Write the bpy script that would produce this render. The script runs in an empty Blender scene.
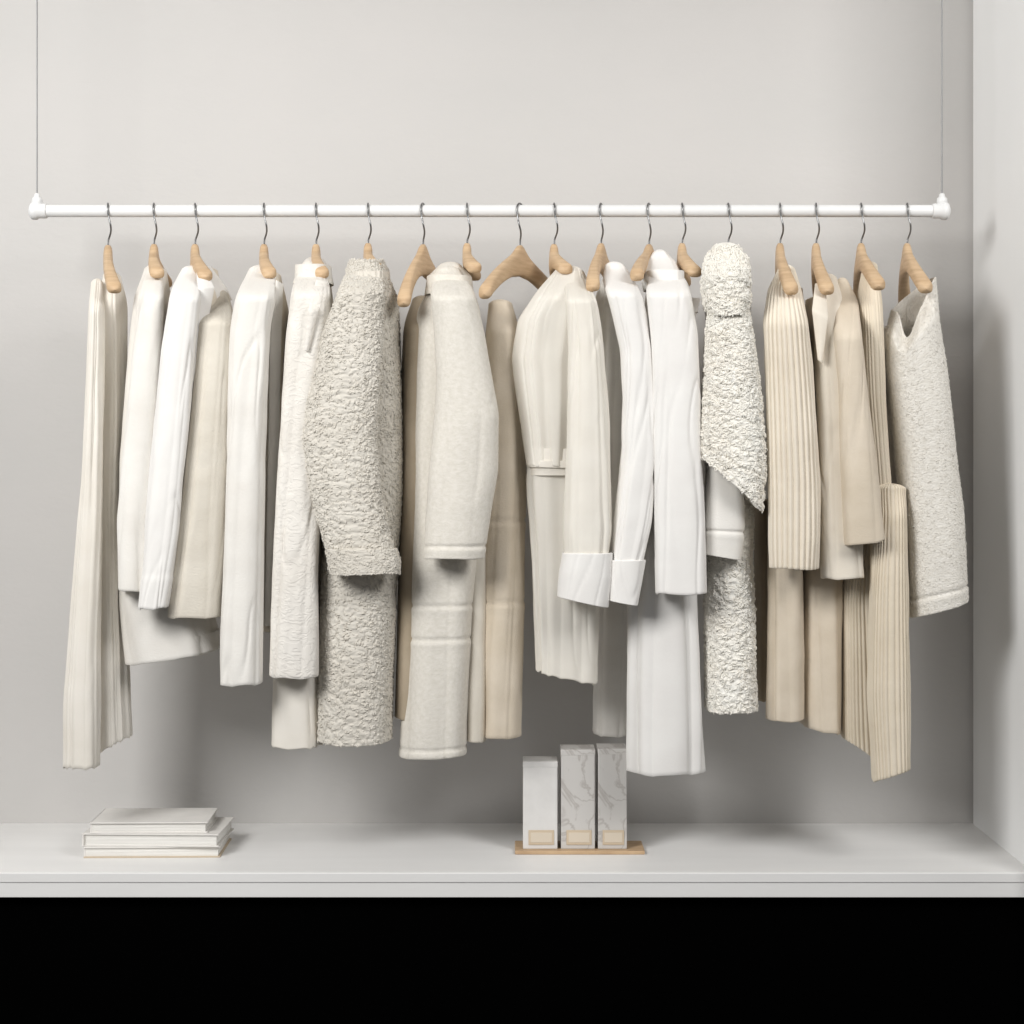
import bpy, math, numpy as np
from mathutils import Vector, Matrix

F=1770.0; CAMY=-3.9; CZ=1.55; HY=451.0
def W(px,py,y):
    d=y-CAMY
    return ((px-512.0)*d/F, y, CZ-(py-HY)*d/F)

# ---------------------------------------------------------------- helpers
def lin(h):
    h=h.lstrip('#'); o=[]
    for i in (0,2,4):
        c=int(h[i:i+2],16)/255.0
        o.append(c/12.92 if c<=0.04045 else ((c+0.055)/1.055)**2.4)
    return (*o,1.0)
def link(o): bpy.context.scene.collection.objects.link(o); return o
def empty(name,loc=(0,0,0)):
    e=bpy.data.objects.new(name,None); e.location=loc; e.empty_display_size=0.05; link(e); return e
def parent(o,e):
    o.parent=e; o.matrix_parent_inverse=Matrix.Translation(-Vector(e.location))
def mesh_obj(name,verts,faces,mat,smooth=True,uv=None,par=None):
    me=bpy.data.meshes.new(name)
    me.from_pydata([tuple(v) for v in verts],[],faces); me.update()
    if smooth: me.polygons.foreach_set('use_smooth',[True]*len(me.polygons))
    if uv is not None:
        l=me.uv_layers.new(name='UVMap')
        vi=np.zeros(len(me.loops),dtype=np.int32); me.loops.foreach_get('vertex_index',vi)
        l.data.foreach_set('uv',np.asarray(uv,dtype=np.float32)[vi].ravel())
    me.materials.append(mat)
    o=link(bpy.data.objects.new(name,me))
    if par: parent(o,par)
    return o
def np_mesh(name,V,faces,mat,par,uv=None):
    me=bpy.data.meshes.new(name); nf=len(faces)
    me.vertices.add(len(V)); me.vertices.foreach_set('co',V.astype(np.float32).ravel())
    me.loops.add(nf*4); me.loops.foreach_set('vertex_index',faces.astype(np.int32).ravel())
    me.polygons.add(nf); me.polygons.foreach_set('loop_start',np.arange(0,nf*4,4,dtype=np.int32))
    me.polygons.foreach_set('use_smooth',np.ones(nf,dtype=bool))
    me.update(calc_edges=True); me.validate()
    if uv is not None:
        l=me.uv_layers.new(name='UVMap'); l.data.foreach_set('uv',uv[faces.ravel()].astype(np.float32).ravel())
    me.materials.append(mat)
    o=link(bpy.data.objects.new(name,me)); parent(o,par); return o
def box(name,x0,x1,y0,y1,z0,z1,mat,bev=0.0,par=None,rot=0.0):
    cx,cy,cz=(x0+x1)/2,(y0+y1)/2,(z0+z1)/2
    v=[(x-cx,y-cy,z-cz) for x in (x0,x1) for y in (y0,y1) for z in (z0,z1)]
    f=[(0,1,3,2),(4,6,7,5),(0,4,5,1),(2,3,7,6),(0,2,6,4),(1,5,7,3)]
    o=mesh_obj(name,v,f,mat,False); o.location=(cx,cy,cz); o.rotation_euler=(0,0,rot)
    if bev>0:
        m=o.modifiers.new('bev','BEVEL'); m.width=bev; m.segments=3; m.limit_method='ANGLE'
    if par: parent(o,par)
    return o
def curve(name,pts,r,mat,par=None,smooth=True,res=6):
    cu=bpy.data.curves.new(name,'CURVE'); cu.dimensions='3D'; cu.bevel_depth=r; cu.bevel_resolution=res; cu.use_fill_caps=True
    sp=cu.splines.new('NURBS' if smooth else 'POLY'); sp.points.add(len(pts)-1)
    for p,q in zip(sp.points,pts): p.co=(*q,1)
    if smooth: sp.order_u=3; sp.use_endpoint_u=True; sp.resolution_u=10
    cu.materials.append(mat)
    o=link(bpy.data.objects.new(name,cu))
    if par: parent(o,par)
    return o

_lat={}
def vn(x,y,P,seed):
    if seed not in _lat: _lat[seed]=np.random.RandomState(seed).rand(512,1024)*2-1
    L=_lat[seed]
    xi=np.floor(x).astype(int); yi=np.floor(y).astype(int)
    fx=x-xi; fy=y-yi; fx=fx*fx*(3-2*fx); fy=fy*fy*(3-2*fy)
    a=xi%P%512; b=(xi+1)%P%512; c=yi%1024; d=(yi+1)%1024
    return (L[a,c]*(1-fx)+L[b,c]*fx)*(1-fy)+(L[a,d]*(1-fx)+L[b,d]*fx)*fy
def worley(x,y,P,seed):
    rs=np.random.RandomState(seed); J=rs.rand(512,1024,2)
    xi=np.floor(x).astype(int); yi=np.floor(y).astype(int); best=np.full(x.shape,9.0)
    for i in (-1,0,1):
        for j in (-1,0,1):
            q=J[(xi+i)%P%512,(yi+j)%1024]
            d=(xi+i+q[...,0]-x)**2+(yi+j+q[...,1]-y)**2
            best=np.minimum(best,d)
    return np.sqrt(best)
def sst(t): t=np.clip(t,0,1); return t*t*(3-2*t)

# ---------------------------------------------------------------- materials
def mat_base(name):
    m=bpy.data.materials.new(name); m.use_nodes=True
    nt=m.node_tree; b=nt.nodes['Principled BSDF']; return m,nt,b
def simple(name,hexc,rough=0.6,metal=0.0,spec=0.4):
    m,nt,b=mat_base(name); b.inputs['Base Color'].default_value=lin(hexc)
    b.inputs['Roughness'].default_value=rough; b.inputs['Metallic'].default_value=metal
    b.inputs['Specular IOR Level'].default_value=spec
    return m
def mottled(name,c1,c2,scale=3,rough=0.7,bump=0.05,bscale=60,coord='Object',stretch=(1,1,1),spec=0.3):
    m,nt,b=mat_base(name); N=nt.nodes; L=nt.links
    tc=N.new('ShaderNodeTexCoord'); mp=N.new('ShaderNodeMapping'); mp.inputs['Scale'].default_value=stretch
    L.new(tc.outputs[coord],mp.inputs['Vector'])
    n=N.new('ShaderNodeTexNoise'); n.inputs['Scale'].default_value=scale; n.inputs['Detail'].default_value=6
    L.new(mp.outputs[0],n.inputs['Vector'])
    r=N.new('ShaderNodeValToRGB'); r.color_ramp.elements[0].position=0.3; r.color_ramp.elements[1].position=0.7
    r.color_ramp.elements[0].color=lin(c1); r.color_ramp.elements[1].color=lin(c2)
    L.new(n.outputs['Fac'],r.inputs[0]); L.new(r.outputs[0],b.inputs['Base Color'])
    n2=N.new('ShaderNodeTexNoise'); n2.inputs['Scale'].default_value=bscale; n2.inputs['Detail'].default_value=8
    L.new(mp.outputs[0],n2.inputs['Vector'])
    bp=N.new('ShaderNodeBump'); bp.inputs['Strength'].default_value=bump; bp.inputs['Distance'].default_value=0.01
    L.new(n2.outputs['Fac'],bp.inputs['Height']); L.new(bp.outputs[0],b.inputs['Normal'])
    b.inputs['Roughness'].default_value=rough; b.inputs['Specular IOR Level'].default_value=spec
    return m
def fabric(name,hexc,hex2=None,kind='weave',scale=260,bump=0.25,trans=0.0,dist=0.002,sheen=0.12,alpha=0.0):
    m,nt,b=mat_base(name); N=nt.nodes; L=nt.links
    tc=N.new('ShaderNodeTexCoord')
    n=N.new('ShaderNodeTexNoise'); n.inputs['Scale'].default_value=9 if kind!='wool' else 110; n.inputs['Detail'].default_value=8
    n.inputs['Roughness'].default_value=0.6
    L.new(tc.outputs['UV'],n.inputs['Vector'])
    r=N.new('ShaderNodeValToRGB'); r.color_ramp.elements[0].position=0.35; r.color_ramp.elements[1].position=0.65
    r.color_ramp.elements[0].color=lin(hex2 or hexc); r.color_ramp.elements[1].color=lin(hexc)
    L.new(n.outputs['Fac'],r.inputs[0]); L.new(r.outputs[0],b.inputs['Base Color'])
    b.inputs['Roughness'].default_value=0.9; b.inputs['Specular IOR Level'].default_value=0.15
    b.inputs['Sheen Weight'].default_value=sheen; b.inputs['Sheen Roughness'].default_value=0.5
    if kind in('weave','wool','teddy'):
        t=N.new('ShaderNodeTexNoise'); t.inputs['Scale'].default_value=scale; t.inputs['Detail'].default_value=4
        L.new(tc.outputs['UV'],t.inputs['Vector']); h=t.outputs['Fac']
    elif kind=='lace':
        t=N.new('ShaderNodeTexNoise'); t.inputs['Scale'].default_value=scale; t.inputs['Detail'].default_value=2; t.inputs['Distortion'].default_value=2.0
        L.new(tc.outputs['UV'],t.inputs['Vector'])
        cr=N.new('ShaderNodeValToRGB'); cr.color_ramp.elements[0].position=0.45; cr.color_ramp.elements[1].position=0.55
        L.new(t.outputs['Fac'],cr.inputs[0]); h=cr.outputs[0]
    bp=N.new('ShaderNodeBump'); bp.inputs['Strength'].default_value=bump; bp.inputs['Distance'].default_value=dist
    L.new(h,bp.inputs['Height']); L.new(bp.outputs[0],b.inputs['Normal'])
    sh=b.outputs[0]
    if trans>0:
        tr=N.new('ShaderNodeBsdfTranslucent'); L.new(r.outputs[0],tr.inputs['Color']); L.new(bp.outputs[0],tr.inputs['Normal'])
        ms=N.new('ShaderNodeMixShader'); ms.inputs[0].default_value=trans
        L.new(sh,ms.inputs[1]); L.new(tr.outputs[0],ms.inputs[2]); sh=ms.outputs[0]
    if alpha>0:
        tp=N.new('ShaderNodeBsdfTransparent'); ms=N.new('ShaderNodeMixShader'); ms.inputs[0].default_value=alpha
        L.new(sh,ms.inputs[1]); L.new(tp.outputs[0],ms.inputs[2]); sh=ms.outputs[0]
    if trans>0 or alpha>0: L.new(sh,N['Material Output'].inputs['Surface'])
    return m

M={}
M['white']=fabric('white_cotton','#edebe7','#e8e5e1',bump=0.15)
M['white2']=fabric('soft_white_linen','#e9e6e0','#e2ded7',bump=0.3)
M['ivory']=fabric('ivory_crepe','#f5f0e7','#f0eadf',bump=0.15,trans=0.08,alpha=0.08)
M['sheer']=fabric('sheer_ivory_voile','#faf6ed','#f6f1e7',bump=0.1,trans=0.10,alpha=0.22)
M['cream']=fabric('cream_suiting','#e8e0d2','#dfd6c7',bump=0.2)
M['lace']=fabric('cream_jacquard','#e9e5de','#e1dcd4',kind='lace',scale=55,bump=0.4,dist=0.0018)
M['beige']=fabric('beige_wool','#dacebc','#d0c3af',bump=0.3)
M['tan']=fabric('tan_wool','#b3a591','#a69883',bump=0.3)
M['stone']=fabric('stone_flannel','#dad4c8','#cec7ba',bump=0.4)
M['wool']=fabric('cream_wool_felt','#e2ddd4','#d7d2c7',kind='wool',scale=260,bump=0.4)
M['greyteddy']=fabric('oatmeal_boucle','#e6e1d7','#dad4c9',kind='teddy',scale=380,bump=0.35,dist=0.003,trans=0.12)
M['fluff']=fabric('cream_sherpa','#fffdf6','#fdf8ee',kind='teddy',scale=380,bump=0.3,dist=0.003,trans=0.15)
M['rib']=fabric('cream_rib_knit','#ebe2d2','#e2d8c7',bump=0.4)
M['rib2']=fabric('sand_rib_knit','#e4d9c6','#dbcfba',bump=0.4)
M['knit']=fabric('pale_wool_knit','#e8e4dc','#d8d3c9',kind='wool',scale=260,bump=0.7,dist=0.003)

wall_m=mottled('plaster_wall_paint','#c9c7c4','#cecbc8',scale=1.6,rough=0.75,bump=0.10,bscale=35,stretch=(1,1,1.6))
side_m=mottled('white_side_paint','#f4f4f3','#f0f0ef',scale=2,rough=0.6,bump=0.04)
shelf_m=mottled('white_lacquer_shelf','#ecebe9','#e5e4e2',scale=4,rough=0.45,bump=0.03,bscale=90,stretch=(0.4,3,1))
black_m=simple('recess_shade_black','#030303',1.0,0,0.0)  # darkness of the void under the shelf, put into a flat black colour
rail_m=simple('white_powder_coat','#e6e6e5',0.35)
steel_m=simple('hook_steel','#858585',0.3,0.9)
wire_m=simple('suspension_wire_steel','#8a8a8a',0.4,0.6)
wood_m=mottled('beech_wood','#bd9f7d','#d3b794',scale=16,rough=0.5,bump=0.05,bscale=80,stretch=(1,1,9))

# ---------------------------------------------------------------- room
XR=(971-512)*4.2/F; SH=CZ-(823-HY)*4.2/F; SF=-0.196; TH=0.052
box('wall_back',-3.2,XR+0.14,0.30,0.42,0,3.0,wall_m)
box('wall_right',XR+0.014,XR+0.14,SF-0.06,0.30,0,3.0,side_m)
box('trim_1',XR+0.001,XR+0.014,SF-0.06,0.284,SH,3.0,side_m,0.001)
box('ceiling',-3.2,3.0,-1.0,0.42,3.0,3.1,side_m)
box('floor',-3.2,3.2,-5.5,0.42,-0.06,0,simple('dark_floor','#1a1a1a',0.7))
shelf=empty('shelf',(-1,0,SH))
box('shelf_board',-3.2,XR+0.013,SF,0.30,SH-0.021,SH,shelf_m,0.002,shelf)
box('shelf_fascia',-3.2,XR+0.013,SF+0.002,0.29,SH-TH,SH-0.0212,shelf_m,0.001,shelf)
box('recess_shade_panel',-3.2,XR,SF+0.03,0.30,0,SH-TH,black_m)  # black panel added in place of the dark recess below the shelf

# ---------------------------------------------------------------- rail
RZ=W(0,211,0)[2]; RR=0.0135
rail=empty('hanging_clothes_rail',W(512,211,0))
xl,xr=W(37,211,0)[0],W(942,211,0)[0]
curve('rail_tube',[(xl,0,RZ),(xr,0,RZ)],RR,rail_m,rail,False,12)
def lathe_x(name,prof,x,sgn,mat,par):
    n=32;v=[];f=[]
    for dx,r in prof:
        for i in range(n):
            a=2*math.pi*i/n; v.append((x+sgn*dx,r*math.cos(a),RZ+r*math.sin(a)))
    for j in range(len(prof)-1):
        for i in range(n):
            f.append((j*n+i,j*n+(i+1)%n,(j+1)*n+(i+1)%n,(j+1)*n+i))
    return mesh_obj(name,v,f,mat,True,par=par)
for i,(x,s) in enumerate(((xl,-1),(xr,1))):
    lathe_x('end_cap_%d'%(i+1),[(-0.022,0.0001),(-0.022,0.0155),(-0.020,0.0165),(-0.004,0.0165),(0.0,0.0195),(0.010,0.0195),(0.014,0.016),(0.017,0.009),(0.018,0.0001)],x,s,rail_m,rail)
    n=24;v=[];f=[]
    prof=[(0.008,0.015),(0.012,0.024),(0.011,0.032),(0.007,0.035),(0.006,0.041),(0.003,0.043),(0.0001,0.043)]
    for r,z in prof:
        for k in range(n):
            a=2*math.pi*k/n; v.append((x+r*math.cos(a),r*math.sin(a),RZ+z-0.004))
    for j in range(len(prof)-1):
        for k in range(n): f.append((j*n+k,j*n+(k+1)%n,(j+1)*n+(k+1)%n,(j+1)*n+k))
    mesh_obj('wire_clamp_%d'%(i+1),v,f,rail_m,True,par=rail)
    curve('suspension_wire_%d'%(i+1),[(x,0,RZ+0.03),(x,0,3.0)],0.0018,wire_m,rail,False,3)

# ---------------------------------------------------------------- hangers
def hanger(px,dx,topy=250,span=0.115,drop=0.042,hh=0.040):
    x0=W(px,211,0)[0]
    e=empty('wooden_hanger',(x0,0,RZ))
    ex=dx*0.0022; L=math.hypot(ex,span); c,s=span/L,ex/L
    zt=W(px,topy,0)[2]
    n=20; K=61; v=[];f=[]
    for j in range(K):
        t=-1+2*j/(K-1); a=abs(t)
        hz=(hh*0.5)*(1-0.42*a)+0.010*math.exp(-(t/0.14)**2); th=0.010+0.006*(a**2)
        zc=zt-hh*0.55-drop*(a**1.35)+0.006*math.exp(-(t/0.10)**2)
        if a>0.95: k=math.sqrt(max(0,1-((a-0.95)/0.05)**2)); hz*=max(k,0.02); th*=max(k,0.02)
        d=t*L; bow=0.018*a*a
        for i in range(n):
            q=2*math.pi*i/n
            cc=abs(math.cos(q))**0.7*math.copysign(1,math.cos(q)); ss=abs(math.sin(q))**0.7*math.copysign(1,math.sin(q))
            off=th*cc+bow
            v.append((x0+s*d+c*off, -c*d+s*off, zc+hz*ss))
    for j in range(K-1):
        for i in range(n): f.append((j*n+i,j*n+(i+1)%n,(j+1)*n+(i+1)%n,(j+1)*n+i))
    mesh_obj('shoulder_bar',v,f,wood_m,True,par=e)
    R=RR+0.0022; pts=[]
    def P(d,z,o=0): return (x0+s*d+c*o,-c*d+s*o,z)
    for ang in range(-40,200,12):
        a=math.radians(ang)
        pts.append(P(-(R+0.001)*math.cos(a),RZ+(R+0.001)*math.sin(a)))
    pts+= [P(R*0.95,RZ-0.018,0.002),P(0.018,RZ-0.032,0.006),P(0.010,RZ-0.046,0.007),P(0.002,RZ-0.058,0.003),P(0,RZ-0.066,0),P(0,zt-0.012)]
    curve('hook',pts,0.0020,steel_m,e,True,4)
    return e
BIG=dict(span=0.195,drop=0.085,hh=0.05)
SM=dict(span=0.09,drop=0.03)
for px,dx,ty,kw in [(108,18,251,dict(span=0.19,drop=0.08)),(154,6,250,{}),(195,14,250,dict(span=0.14,drop=0.05)),(264,5,250,{}),(316,4,250,{}),(368,3,249,SM),
    (423,-22,250,dict(span=0.195,drop=0.105,hh=0.05)),(467,1,249,SM),(520,-42,251,BIG),(554,3,250,SM),(601,-20,249,dict(span=0.18,drop=0.075,hh=0.046)),
    (649,-26,250,dict(span=0.18,drop=0.05,hh=0.046)),(682,0,249,{}),(728,0,252,SM),(780,-10,249,dict(span=0.19,drop=0.085,hh=0.044)),
    (816,-12,249,dict(span=0.19,drop=0.085,hh=0.044)),(861,-8,249,dict(span=0.19,drop=0.075,hh=0.044)),(907,-9,249,dict(span=0.19,drop=0.08,hh=0.046))]:
    hanger(px,dx,ty,**kw)

# ---------------------------------------------------------------- loops of yarn
def yarn(par,name,P,N,mat,rs,r=0.004,th=0.0013,arc=180,lift=0.5,seg=6):
    n=len(P)
    rv=rs.normal(size=(n,3)); T=np.cross(N,rv); T/=np.linalg.norm(T,axis=1)[:,None]+1e-9
    B=np.cross(T,N); rr=r*(0.6+0.8*rs.rand(n))
    ph=np.radians(np.linspace(0,1,seg)[None,:]*arc*(0.8+0.4*rs.rand(n,1)))
    rad=np.cos(ph)[:,:,None]*T[:,None,:]+np.sin(ph)[:,:,None]*N[:,None,:]*lift
    sp=(rs.rand(n)-0.5)[:,None,None]*np.linspace(0,1,seg)[None,:,None]*B[:,None,:]*2.2
    C=P[:,None,:]+rr[:,None,None]*(rad+sp)
    vs=[]
    for q in range(4):
        a=2*math.pi*q/4
        vs.append(C+th*(math.cos(a)*rad/ (np.linalg.norm(rad,axis=2)[:,:,None]+1e-6)+math.sin(a)*B[:,None,:]))
    V=np.stack(vs,2)
    idx=np.arange(n*seg*4).reshape(n,seg,4)
    A=idx[:,:-1,:]; Bn=np.roll(idx,-1,2)[:,:-1,:]; Cn=np.roll(idx,-1,2)[:,1:,:]; D=idx[:,1:,:]
    f=np.stack([A.ravel(),Bn.ravel(),Cn.ravel(),D.ravel()],1)
    V=V.reshape(-1,3); uv=np.stack([V[:,0]+V[:,1],V[:,2]],1)
    return np_mesh(name,V,f,M[mat],par,uv)

# ---------------------------------------------------------------- cloth tube
_seed=[10]
def tube(par,name,rows,mat,y0=-0.05,y1=-0.19,ry=0.036,k=5,amp=0.004,a0=0.25,noise=0.0015,hem=(0,0),hp=4,cap=True,
         ribs=0,ribamp=0.0022,teddy=0,tscale=0.012,seams=(),vseams=(),cuff=None,segs=112,nrow=130,p=2.6,seed=None,
         notch=None,toptilt=(0,0),ytop=0,ydrop=32,crease=0.0,wave=0.002,loops=None,pleat=0.35,shear=None,sharp=0.6):
    if seed is None: _seed[0]+=1; seed=_seed[0]
    rs=np.random.RandomState(seed)
    if ribs: segs=max(segs,ribs*10)
    rows=np.array(rows,float)
    py=np.linspace(rows[0,0],rows[-1,0],nrow)
    a=np.interp(py,rows[:,0],rows[:,1]); b=np.interp(py,rows[:,0],rows[:,2])
    w=max(3,int(nrow/ (len(rows)*2.0)))|1; ker=np.hanning(w+2)[1:-1]; ker/=ker.sum()
    def sm(q):
        h=w//2; l=2*q[0]-q[1:h+1][::-1]; r=2*q[-1]-q[-h-1:-1][::-1]
        return np.convolve(np.concatenate([l,q,r]),ker,'valid') if h>0 else q
    a=sm(a); b=sm(b)
    drop=py-py[0]; t=drop/max(drop[-1],1)
    yc=y0+(y1-y0)*sst(drop/ydrop); ryr=ry*(0.5+0.5*sst(drop/ydrop)) if cap else np.full(nrow,ry)
    d=yc-CAMY
    cx=((a+b)/2-512)*d/F; hx=(b-a)/2*d/F; z=CZ-(py-HY)*d/F
    u=np.arange(segs)/segs; U,T=np.meshgrid(u,t); ang=math.pi/2+2*math.pi*U
    ca=np.cos(ang); sa=np.sin(ang)
    ex=2.0/p; X=np.sign(ca)*np.abs(ca)**ex; Y=np.sign(sa)*np.abs(sa)**ex
    HX=hx[:,None]; RY=ryr[:,None]
    nx=ca/HX; ny=sa/RY; nl=np.hypot(nx,ny); nx/=nl; ny/=nl
    ph=rs.rand(8)
    if shear is None: shear=(0.10 if ph[7]>0.5 else -0.10) if cap else 0.0
    zz=np.repeat((z[0]-z)[:,None],segs,1)
    Uw=U+0.05*np.sin(2*math.pi*(U+ph[0]))+0.03*np.sin(4*math.pi*(U+ph[1])+1.5*T)+0.012*np.sin(zz*6+ph[2]*6)+0.02*T*math.sin(ph[6]*6)+shear*zz
    f1=np.abs(np.cos(math.pi*k*(Uw+ph[3])))*2-1
    k2=k+3
    fn=1.4*vn(Uw*k2,zz*1.4,k2,seed+11)+0.5*vn(Uw*2*k2,zz*2.6,2*k2,seed+12)
    fv=2.4*np.abs(vn(Uw*k2,zz*1.1+7,k2,seed+13))**0.75-0.9
    fn=fn*(1-sharp)+fv*sharp
    prof=a0+(1-a0)*T**0.8
    disp=amp*prof*((1-pleat)*fn+pleat*1.2*f1-0.2)
    disp=disp+noise*vn(U*8,zz*9,8,seed)+0.4*noise*vn(U*14,zz*24,14,seed+500)
    if crease:
        q=vn(U*6,zz*9+2.2*np.sin(2*math.pi*U+ph[5]*6),6,seed+900)
        msk=np.clip(0.5+1.2*vn(U*4,zz*5,4,seed+910),0,1)
        disp=disp-crease*msk*np.exp(-(q/0.16)**2)
    if ribs:
        disp=disp+ribamp*(np.abs(np.cos(math.pi*ribs*U))**1.0*2-1)
    if teddy:
        circ=2*math.pi*np.sqrt((hx.mean()**2+ryr.mean()**2)/2); P3=max(4,int(circ/tscale))
        wx=0.6*vn(U*P3,zz/tscale,P3,seed+3)
        q=worley(U*P3+wx,zz/tscale*1.2+wx,P3,seed+1)
        disp=disp+teddy*(1-1.6*np.clip(q,0,1)**1.5)*1.3+teddy*0.30*vn(U*P3*3,zz/tscale*3.3,P3*3,seed+4)
    for sy in seams:
        disp=disp-0.003*np.exp(-((py[:,None]-sy)/1.6)**2)+0.0008*np.exp(-((py[:,None]-sy-5)/3)**2)
    for su in vseams:
        disp=disp-0.0025*np.exp(-((U-su)/0.006)**2)
    if cuff: disp=disp+cuff[1]*sst((py[:,None]-cuff[0])/3.0)*(1+0*U)
    XX=cx[:,None]+HX*X+nx*disp; YY=yc[:,None]+RY*Y+ny*disp
    side=X*0.5+0.5; px2m=(d/F)[:,None]
    ZZ=z[:,None]-(T**hp)*(hem[0]*(1-side)+hem[1]*side)*px2m-((1-T)**6)*(toptilt[0]*(1-side)+toptilt[1]*side)*px2m
    if ytop: ZZ=ZZ-((1-T)**2)*ytop*px2m*(0.5-0.5*Y)
    ZZ=ZZ+(T**10)*wave*f1*(amp>0.003)+(T**10)*wave*vn(U*5,zz*0,5,seed+7)
    if notch: ZZ=ZZ-((1-T)**4)*notch[2]*px2m*np.exp(-(((U-notch[0]))/notch[1])**2)
    main=np.stack([XX,YY,ZZ],-1)
    pre=[]; top=main[0]; c=top.mean(0)
    if cap:
        for s_,dz in ((0.0,0.010),(0.35,0.009),(0.65,0.0065),(0.88,0.003)):
            q=c+(top-c)*s_; q=q.copy(); q[:,2]=top[:,2]*s_+c[2]*(1-s_)+dz; pre.append(q)
    else:
        for s_,dz in ((-0.006,-0.03),(-0.004,0.0),(-0.0015,0.0012)):
            q=top.copy(); q[:,0]+=nx[0]*s_; q[:,1]+=ny[0]*s_; q[:,2]+=dz; pre.append(q)
    bot=main[-1]; post=[]
    for s_,dz in ((-0.0012,-0.0010),(-0.003,0.0),(-0.004,0.01),(-0.005,0.04)):
        q=bot.copy(); q[:,0]+=nx[-1]*s_; q[:,1]+=ny[-1]*s_; q[:,2]+=dz; post.append(q)
    allr=np.concatenate([np.array(pre).reshape(-1,segs,3),main,np.array(post)],0)
    R=allr.shape[0]; V=allr.reshape(-1,3)
    idx=np.arange(R*segs).reshape(R,segs)
    A=idx[:-1,:].ravel(); B=np.roll(idx,-1,1)[:-1,:].ravel(); C=np.roll(idx,-1,1)[1:,:].ravel(); D=idx[1:,:].ravel()
    faces=np.stack([A,D,C,B],1)
    circ=2*math.pi*math.sqrt((hx.mean()**2+ryr.mean()**2)/2)
    uv=np.zeros((R,segs,2)); uv[:,:,0]=(u*circ)[None,:]+seed*0.37; uv[:,:,1]=allr[:,:,2].mean(1)[:,None]
    o=np_mesh(name,V,faces,M[mat],par,uv.reshape(-1,2))
    if loops:
        n,r,th,arc=loops
        ii=rs.randint(0,nrow,n); jj=rs.randint(0,segs,n)
        N=np.stack([nx[ii,jj],ny[ii,jj],np.zeros(n)],1); P=main[ii,jj]-N*0.0008+rs.normal(size=(n,3))*0.0006
        yarn(par,name+'_yarn_loops',P,N,mat,rs,r,th,arc)
    return o

def sheet(par,name,left,right,mat,bulge=0.004,th=0.003,nr=40,nc=10,fold=0.0,kf=3):
    def res(pl):
        pl=np.array([np.array(W(*q)) for q in pl]); s=np.linspace(0,1,len(pl)); tt=np.linspace(0,1,nr)
        return np.stack([np.interp(tt,s,pl[:,i]) for i in range(3)],1)
    A=res(left); B=res(right); v=[];f=[];uv=[]
    for j in range(nr):
        for i in range(nc):
            s=i/(nc-1); q=A[j]*(1-s)+B[j]*s; q[1]-=bulge*math.sin(math.pi*s)+fold*math.sin(2*math.pi*kf*s+j*0.05); v.append(q); uv.append((q[0],q[2]))
    for j in range(nr-1):
        for i in range(nc-1): f.append((j*nc+i,(j+1)*nc+i,(j+1)*nc+i+1,j*nc+i+1))
    o=mesh_obj(name,v,f,M[mat],True,uv,par)
    m=o.modifiers.new('sol','SOLIDIFY'); m.thickness=th; m.offset=0
    m=o.modifiers.new('bev','BEVEL'); m.width=0.001; m.segments=2; m.limit_method='ANGLE'
    return o
def G(name,px): return empty(name,W(px,250,0))

# G1 long flowing dress
g=G('long_pleated_dress',108)
tube(g,'front_panel',[(283,92,103),(330,90,104),(400,86,103),(500,80,102),(600,73,99),(700,66,98),(766,65,98)],'ivory',-0.1,-0.15,0.035,12,0.008,segs=200,pleat=0.1,shear=0.03,wave=0.002)
tube(g,'back_panel',[(276,104,119),(300,103,124),(400,103,124),(500,100,121),(600,98,122),(690,99,126),(745,98,128)],'ivory',-0.04,-0.06,0.06,14,0.009,hem=(6,-8),segs=200,pleat=0.1,shear=-0.03,wave=0.002)
tube(g,'lining',[(285,94,112),(400,90,110),(600,82,112),(735,78,116)],'cream',-0.05,-0.04,0.05,5,0.003)
# G2
g=G('white_linen_shirt',154)
tube(g,'body',[(270,146,164),(300,139,168),(350,132,170),(450,124,174),(520,121,185),(600,122,208),(656,128,220)],'white2',-0.02,-0.05,0.10,6,0.008,hem=(6,-8),wave=0.001)
tube(g,'sleeve',[(268,146,163),(300,140,165),(350,133,163),(450,123,158),(520,117,152),(590,119,150)],'white2',-0.04,-0.17,0.03,4,0.007,crease=0.003)
# G3
g=G('white_open_collar_shirt',195)
tube(g,'body',[(270,184,216),(300,180,220),(400,172,222),(480,168,222),(560,166,222),(612,166,220)],'cream',0.0,-0.04,0.11,6,0.004)
tube(g,'sleeve',[(270,182,200),(290,171,202),(350,161,196),(450,151,187),(530,144,179),(608,138,166)],'white',-0.05,-0.205,0.032,4,0.006,crease=0.003,cuff=(575,0.0015))
sheet(g,'lapel',[(196,268,-.10),(198,290,-.17),(196,330,-.19),(190,390,-.19)],[(206,268,-.09),(214,288,-.14),(206,330,-.17),(191,392,-.185)],'white')
sheet(g,'far_lapel',[(204,267,-.04),(212,290,-.08),(216,305,-.08)],[(210,266,-.03),(226,288,-.04),(232,300,-.05)],'white')
# G4
g=G('stone_jacket',195)
tube(g,'sleeve',[(294,210,228),(320,201,235),(400,193,233),(500,184,229),(570,174,225),(616,169,221)],'stone',-0.05,-0.165,0.036,4,0.008,crease=0.002)
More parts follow.
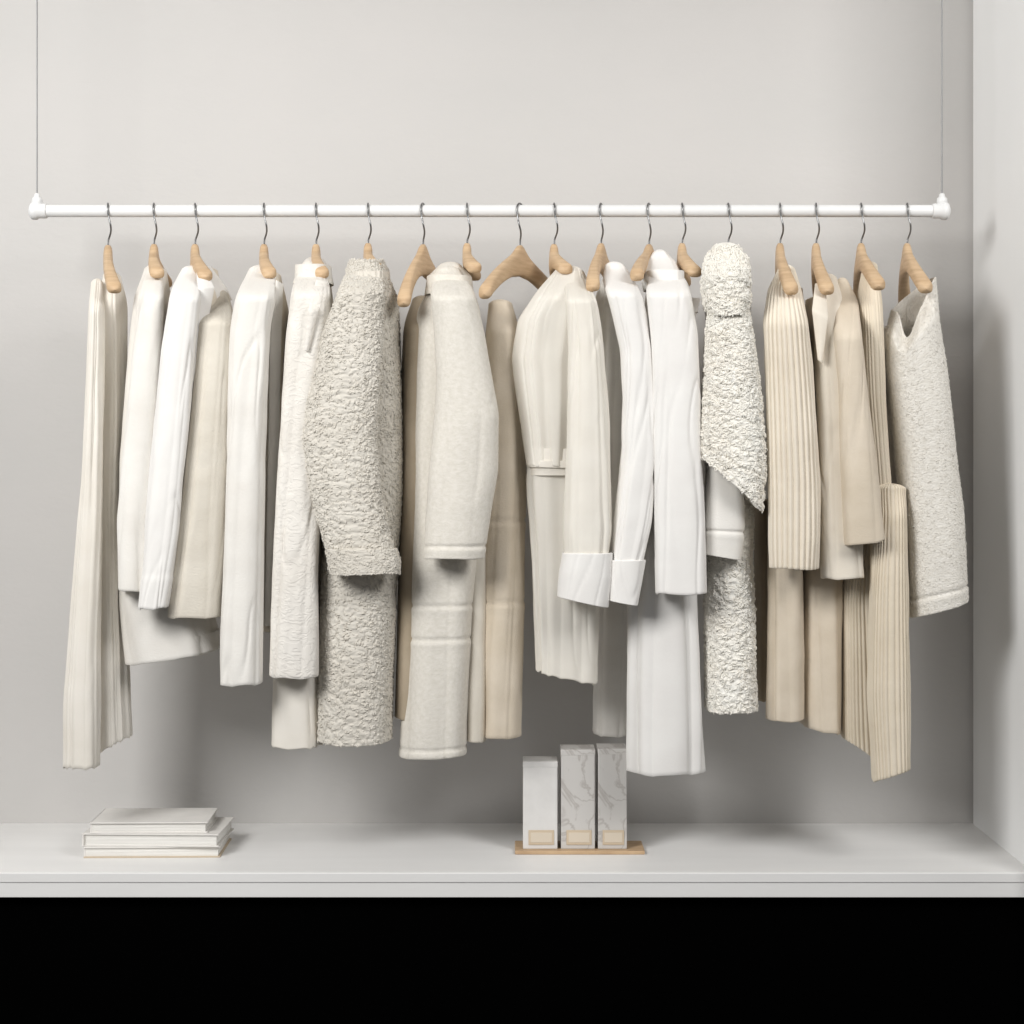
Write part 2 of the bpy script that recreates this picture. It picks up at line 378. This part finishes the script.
# G5
g=G('white_collarless_jacket',264)
tube(g,'body',[(275,252,280),(320,254,288),(450,254,288),(600,250,285),(626,250,284)],'cream',-0.02,-0.04,0.11,5,0.004)
tube(g,'sleeve',[(269,249,277),(295,237,277),(330,231,271),(450,226,265),(600,222,263),(684,220,262)],'white2',-0.05,-0.2,0.034,4,0.007,crease=0.003)
sheet(g,'front_facing',[(276,280,-.14),(270,340,-.155),(268,450,-.155),(265,600,-.155),(264,626,-.155)],[(283,284,-.12),(281,340,-.145),(279,450,-.145),(276,600,-.145),(275,626,-.145)],'white2')
# G6
g=G('cream_jacquard_jacket',316)
tube(g,'body',[(275,300,330),(320,294,334),(450,290,334),(620,285,322)],'cream',-0.02,-0.03,0.11,5,0.003)
tube(g,'sleeve',[(266,300,322),(285,292,331),(330,286,331),(400,281,325),(550,274,319),(676,270,318)],'lace',-0.05,-0.18,0.034,5,0.007,crease=0.003)
tube(g,'collar',[(257,304,324),(266,299,330),(284,293,333)],'lace',-0.02,-0.06,0.06,3,0.001,ytop=10)
sheet(g,'lapel',[(316,280,-.16),(308,310,-.225),(304,350,-.22)],[(328,282,-.15),(318,312,-.22),(308,352,-.22)],'lace')
tube(g,'skirt_layer',[(600,274,318),(700,271,320),(745,270,321)],'ivory',-0.1,-0.1,0.05,12,0.009,cap=False,pleat=0.1,wave=0.002)
# G7
g=G('oatmeal_boucle_coat',368)
tube(g,'body',[(268,356,384),(300,345,398),(400,332,402),(500,326,401),(570,322,396),(650,320,393),(738,318,390)],'greyteddy',-0.02,-0.08,0.09,4,0.004,teddy=0.0020,tscale=0.011,segs=460,nrow=500,loops=(15000,0.0022,0.0015,180))
tube(g,'sleeve',[(264,352,374),(285,342,384),(330,325,383),(400,309,378),(440,304,375),(490,311,380),(530,322,388),(560,330,394)],'greyteddy',-0.05,-0.205,0.04,4,0.004,teddy=0.0020,tscale=0.011,segs=320,nrow=400,loops=(9000,0.0022,0.0015,180))
tube(g,'cuff',[(549,327,396),(560,328,400),(573,331,400)],'greyteddy',-0.21,-0.21,0.047,3,0.001,cap=False,teddy=0.0012,tscale=0.009,segs=240,nrow=60,loops=(2000,0.0018,0.001,180))
tube(g,'collar',[(257,352,382),(270,347,388),(292,351,390)],'greyteddy',-0.04,-0.08,0.06,3,0.001,cap=False,ytop=6,teddy=0.0020,tscale=0.011,segs=240,nrow=60,loops=(2000,0.0022,0.0015,180))
# G8
g=G('tan_wool_coat',423)
tube(g,'body',[(300,412,434),(325,404,440),(400,402,438),(500,400,438),(600,399,440),(715,396,440)],'tan',0.02,-0.03,0.09,5,0.006)
# G9
g=G('cream_wool_coat',467)
tube(g,'body',[(280,434,468),(310,417,480),(400,414,482),(500,412,482),(560,410,480),(620,408,474),(752,401,466)],'wool',-0.02,-0.07,0.08,4,0.006,seams=(603,636,744),hem=(2,0),segs=160,nrow=240,wave=0.001)
tube(g,'sleeve',[(270,436,460),(290,430,474),(330,434,484),(380,436,494),(415,434,500),(470,428,498),(520,424,490),(558,423,485)],'wool',-0.05,-0.2,0.045,3,0.005,seams=(546,),nrow=200,segs=140,wave=0.001,p=2.3,sharp=0.2,crease=0.0015)
tube(g,'collar',[(264,438,462),(276,427,472),(296,424,474)],'wool',-0.02,-0.06,0.065,3,0.001,ytop=4)
# G10
g=G('beige_trench_coat',520)
tube(g,'body',[(304,488,512),(340,484,522),(450,482,525),(600,481,524),(732,479,522)],'beige',0.0,-0.03,0.09,5,0.006,seams=(520,600,),wave=0.001)
tube(g,'front_flap',[(540,470,488),(650,468,488),(738,466,487)],'stone',-0.06,-0.06,0.05,4,0.003,cap=False)
# G11
g=G('sheer_ivory_shirt_dress',554)
tube(g,'bodice',[(270,556,582),(290,538,590),(320,518,592),(360,512,590),(410,519,588),(466,528,584)],'sheer',-0.05,-0.11,0.055,14,0.008,segs=220,pleat=0.1,a0=0.45,shear=0.2,vseams=(0.385,0.425))
tube(g,'waist_tie',[(461,528,584),(464,527,585),(467,528,585)],'ivory',-0.11,-0.11,0.058,5,0.001,cap=False,nrow=12)
tube(g,'skirt',[(462,529,584),(480,527,590),(520,530,594),(600,533,600),(676,536,597)],'sheer',-0.10,-0.10,0.05,14,0.011,hem=(-6,8),cap=False,segs=220,pleat=0.1,a0=0.4,wave=0.002)
tube(g,'sleeve',[(272,566,584),(300,566,596),(350,569,603),(400,567,607),(480,564,611),(530,562,613),(556,564,610)],'sheer',-0.05,-0.205,0.034,9,0.007,crease=0.003,a0=0.45,pleat=0.15)
tube(g,'cuff',[(553,562,612),(575,559,612),(602,558,608)],'white',-0.205,-0.205,0.040,3,0.001,cap=False,hem=(-6,4),hp=1,crease=0.0015)
# G12
g=G('white_poplin_shirt',601)
tube(g,'body',[(280,602,628),(300,594,634),(400,593,640),(500,597,640),(560,600,638)],'white2',-0.02,-0.03,0.08,7,0.007,vseams=(0.33,0.37))
tube(g,'sleeve',[(266,604,624),(280,602,634),(300,608,643),(350,620,652),(400,622,656),(450,621,657),(520,614,652),(566,610,642)],'white',-0.05,-0.195,0.033,4,0.006,crease=0.003)
tube(g,'cuff',[(560,608,645),(580,606,642),(602,606,638)],'white',-0.195,-0.195,0.038,3,0.001,cap=False,hem=(-3,3),hp=1,crease=0.0015)
# G13
g=G('white_long_shirt_dress',649)
tube(g,'body',[(268,650,678),(300,644,690),(400,640,694),(500,634,694),(600,630,695),(700,629,700),(770,630,703)],'white',-0.02,-0.08,0.08,11,0.016,segs=200,pleat=0.2,shear=0.0)
tube(g,'sleeve',[(266,654,674),(285,646,688),(330,650,696),(400,652,700),(500,653,703),(593,655,705)],'white',-0.05,-0.2,0.034,4,0.007,crease=0.003)
tube(g,'collar',[(254,652,668),(262,645,676),(274,641,681),(290,644,686)],'white',-0.02,-0.09,0.055,3,0.003,crease=0.002)
g=G('grey_white_slip_dress',682)
tube(g,'body',[(300,676,700),(500,600,640),(600,597,632),(733,594,628)],'white2',0.14,0.14,0.05,7,0.006,cap=False)
# G14
g=G('cream_sherpa_coat',728)
tube(g,'body',[(300,708,748),(450,708,752),(560,706,750),(640,706,753),(708,706,755)],'fluff',-0.04,-0.08,0.07,3,0.002,teddy=0.003,tscale=0.015,segs=380,nrow=460,loops=(15000,0.0030,0.0014,200))
tube(g,'sleeve_lining',[(455,708,742),(520,704,745),(554,703,741)],'white2',-0.17,-0.17,0.03,3,0.002,cap=False,hem=(0,6),seams=(530,))
tube(g,'sleeve',[(290,714,742),(330,707,750),(400,704,760),(450,701,764),(484,700,761)],'fluff',-0.08,-0.2,0.042,3,0.002,teddy=0.0036,tscale=0.015,segs=320,nrow=340,hem=(-28,26),hp=2,loops=(13000,0.0032,0.0014,200))
tube(g,'collar',[(247,716,736),(258,707,745),(285,704,749),(305,706,748),(316,712,742)],'fluff',-0.08,-0.20,0.05,3,0.002,teddy=0.0042,tscale=0.016,segs=260,nrow=120,loops=(5500,0.0034,0.0014,200))
# G15
g=G('chunky_ribbed_sweater',780)
tube(g,'body',[(290,772,800),(400,772,806),(530,772,806),(565,772,806)],'rib',0.0,0.0,0.12,4,0.002,ribs=30,sharp=0)
tube(g,'sleeve',[(269,779,793),(290,769,800),(320,765,807),(400,767,814),(480,769,819),(530,769,819),(568,770,817)],'rib',-0.09,-0.2,0.04,3,0.002,ribs=26,ribamp=0.0030,ydrop=60,p=2.1,sharp=0)
g=G('beige_wool_dress',780)
tube(g,'body',[(500,769,800),(600,769,800),(718,768,801)],'beige',-0.08,-0.08,0.05,5,0.010,cap=False)
g=G('tan_long_dress',780)
tube(g,'body',[(500,755,774),(600,755,772),(698,755,771)],'tan',0.03,0.03,0.05,5,0.004,cap=False)
# G16
g=G('cream_blazer',816)
tube(g,'sleeve',[(278,820,836),(300,815,844),(350,816,852),(450,817,857),(540,819,862),(578,820,864)],'cream',-0.08,-0.165,0.036,4,0.007,crease=0.002,ydrop=60)
tube(g,'body',[(300,806,836),(450,803,840),(560,801,842),(650,801,841),(725,803,840)],'beige',0.0,-0.05,0.07,6,0.011,hem=(0,6))
sheet(g,'lapel',[(815,284,-.14),(812,310,-.21),(818,360,-.212)],[(825,282,-.13),(828,318,-.215),(822,364,-.212)],'cream')
# G17
g=G('beige_cape_jacket',861)
tube(g,'sleeve',[(282,836,848),(300,833,858),(350,836,864),(400,838,869),(480,841,878),(543,844,884)],'beige',-0.08,-0.21,0.034,3,0.006,hem=(3,-4),ydrop=60,crease=0.002)
# G18
g=G('ribbed_long_cardigan',861)
tube(g,'bodice',[(266,864,876),(300,857,881),(400,862,884),(495,870,890)],'rib2',-0.05,-0.12,0.05,3,0.002,ribs=26,ribamp=0.0008,ydrop=60,sharp=0)
tube(g,'sleeve',[(488,876,905),(600,870,907),(700,868,909),(778,873,909)],'rib2',-0.17,-0.17,0.035,3,0.004,ribs=30,ribamp=0.0018,hem=(2,-12),sharp=0)
tube(g,'body',[(480,846,882),(600,841,884),(700,841,892),(752,842,896)],'rib2',-0.06,-0.06,0.06,5,0.006,ribs=40,ribamp=0.0017,hem=(-16,22),sharp=0)
# G19
g=G('pale_knit_vest',907)
tube(g,'body',[(300,893,934),(330,887,938),(370,885,946),(450,896,956),(530,903,965),(606,908,970)],'knit',-0.08,-0.12,0.07,3,0.006,cap=False,toptilt=(10,-22),notch=(0.42,0.09,36),hem=(10,-8),seams=(590,),nrow=240,segs=200,wave=0.001,sharp=0.2,loops=(9000,0.0022,0.0005,120))
tube(g,'far_layer',[(330,880,898),(420,880,902),(488,880,902)],'white2',0.0,0.0,0.07,4,0.003)

# ---------------------------------------------------------------- books
cover=mottled('book_cover_paper','#e0ddd8','#d8d5d0',scale=20,rough=0.7,bump=0.05)
pages=mottled('page_block','#efede8','#d9d6d0',scale=4,rough=0.9,bump=0.3,bscale=20,stretch=(1,1,120))
spine=simple('book_spine_cloth','#c2b29c',0.8)
st=empty('stacked_books',(-0.78,0.02,SH))
def book(i,xa,xb,yf,dep,z,h,rot,c=cover):
    box('bottom_cover_%d'%i,xa,xb,yf,yf+dep,z,z+0.003,spine if i==1 else c,0.0008,st,rot)
    box('top_cover_%d'%i,xa,xb,yf,yf+dep,z+h-0.003,z+h,c,0.0008,st,rot)
    box('pages_%d'%i,xa+0.004,xb-0.005,yf+0.004,yf+dep-0.003,z+0.003,z+h-0.003,pages,0,st,rot)
    box('spine_%d'%i,xa,xa+0.004,yf,yf+dep,z,z+h,c,0.0015,st,rot)
def wx(px,y): return (px-512)*(y-CAMY)/F
book(1,wx(83,-.06),wx(219,-.06),-0.06,0.18,SH,0.024,0.02)
book(2,wx(83,-.06),wx(220,-.06),-0.06,0.18,SH+0.024,0.028,-0.03)
book(3,wx(90,-.05),wx(207,-.05),-0.055,0.155,SH+0.052,0.024,0.02)

# ---------------------------------------------------------------- boxes on tray
paper=mottled('box_card','#dcdad7','#d4d2cf',scale=30,rough=0.6,bump=0.04)
def marble():
    m,nt,b=mat_base('marble_print'); N=nt.nodes; L=nt.links
    tc=N.new('ShaderNodeTexCoord'); n=N.new('ShaderNodeTexNoise'); n.inputs['Scale'].default_value=9; n.inputs['Detail'].default_value=6
    n.inputs['Distortion'].default_value=1.2
    L.new(tc.outputs['Object'],n.inputs['Vector'])
    mt=N.new('ShaderNodeMath'); mt.operation='SUBTRACT'; mt.inputs[1].default_value=0.5; L.new(n.outputs['Fac'],mt.inputs[0])
    ab=N.new('ShaderNodeMath'); ab.operation='ABSOLUTE'; L.new(mt.outputs[0],ab.inputs[0])
    r=N.new('ShaderNodeValToRGB'); r.color_ramp.elements[0].color=lin('#b0aba6'); r.color_ramp.elements[1].color=lin('#c9c6c2'); r.color_ramp.elements[1].position=0.03
    L.new(ab.outputs[0],r.inputs[0]); L.new(r.outputs[0],b.inputs['Base Color']); b.inputs['Roughness'].default_value=0.4
    return m
marb=marble(); label=simple('kraft_label','#c8b79f',0.7); labeli=simple('label_window','#d2c6b4',0.7)
tray=empty('wooden_tray',(0.1,0.03,SH))
box('tray_board',wx(515,-.03),wx(645,-.03),-0.03,0.075,SH,SH+0.008,mottled('oak_tray','#b39676','#c6aa88',scale=20,rough=0.5,stretch=(1,8,1)),0.002,tray)
def pack(name,a,b,topy,m,yf=-0.012,dep=0.07):
    x0,x1=wx(a,yf),wx(b,yf); zt=CZ-(topy-HY)*(yf-CAMY)/F; zb=SH+0.008
    e=empty(name,((x0+x1)/2,yf+dep/2,zb))
    box('carton',x0,x1,yf,yf+dep,zb,zt,m,0.002,e)
    box('lid',x0-0.0006,x1+0.0006,yf-0.0006,yf+dep+0.0006,zt-0.012,zt+0.0008,m,0.0015,e)
    w=x1-x0
    box('label',x0+w*0.16,x1-w*0.10,yf-0.0018,yf+0.001,zb+0.010,zb+0.042,label,0.0005,e)
    box('label_inset',x0+w*0.22,x1-w*0.16,yf-0.0026,yf+0.001,zb+0.015,zb+0.037,labeli,0.0005,e)
pack('slim_gift_box',523,557.5,762,paper)
pack('marble_gift_box',561,595,750,marb)
pack('marble_gift_box',598,627,749,marb)

# ---------------------------------------------------------------- lights, world, camera
def area(name,loc,tgt,size,power,col=(1,1,1)):
    l=bpy.data.lights.new(name,'AREA'); l.shape='RECTANGLE'; l.size=size[0]; l.size_y=size[1]; l.energy=power; l.color=col
    o=link(bpy.data.objects.new(name,l)); o.location=loc
    o.rotation_euler=(Vector(tgt)-Vector(loc)).to_track_quat('-Z','Y').to_euler(); return o
area('softbox_key',(-1.8,-2.5,2.8),(0.5,0,1.2),(1.2,1.1),90,(1,0.993,0.98))
area('softbox_fill',(1.9,-2.4,3.2),(0.3,0.1,1.3),(1.1,1.1),54,(1,0.99,0.98))
w=bpy.data.worlds.new('studio_world'); bpy.context.scene.world=w; w.use_nodes=True
w.node_tree.nodes['Background'].inputs[0].default_value=(0.99,0.99,1,1)
w.node_tree.nodes['Background'].inputs[1].default_value=0.23
bpy.context.scene.view_settings.view_transform='Standard'
cam=bpy.data.cameras.new('camera'); cam.sensor_width=36; cam.lens=36*F/1024; cam.shift_y=-(512-HY)/1024
co=link(bpy.data.objects.new('camera',cam)); co.location=(0,CAMY,CZ); co.rotation_euler=(math.pi/2,0,0)
bpy.context.scene.camera=co
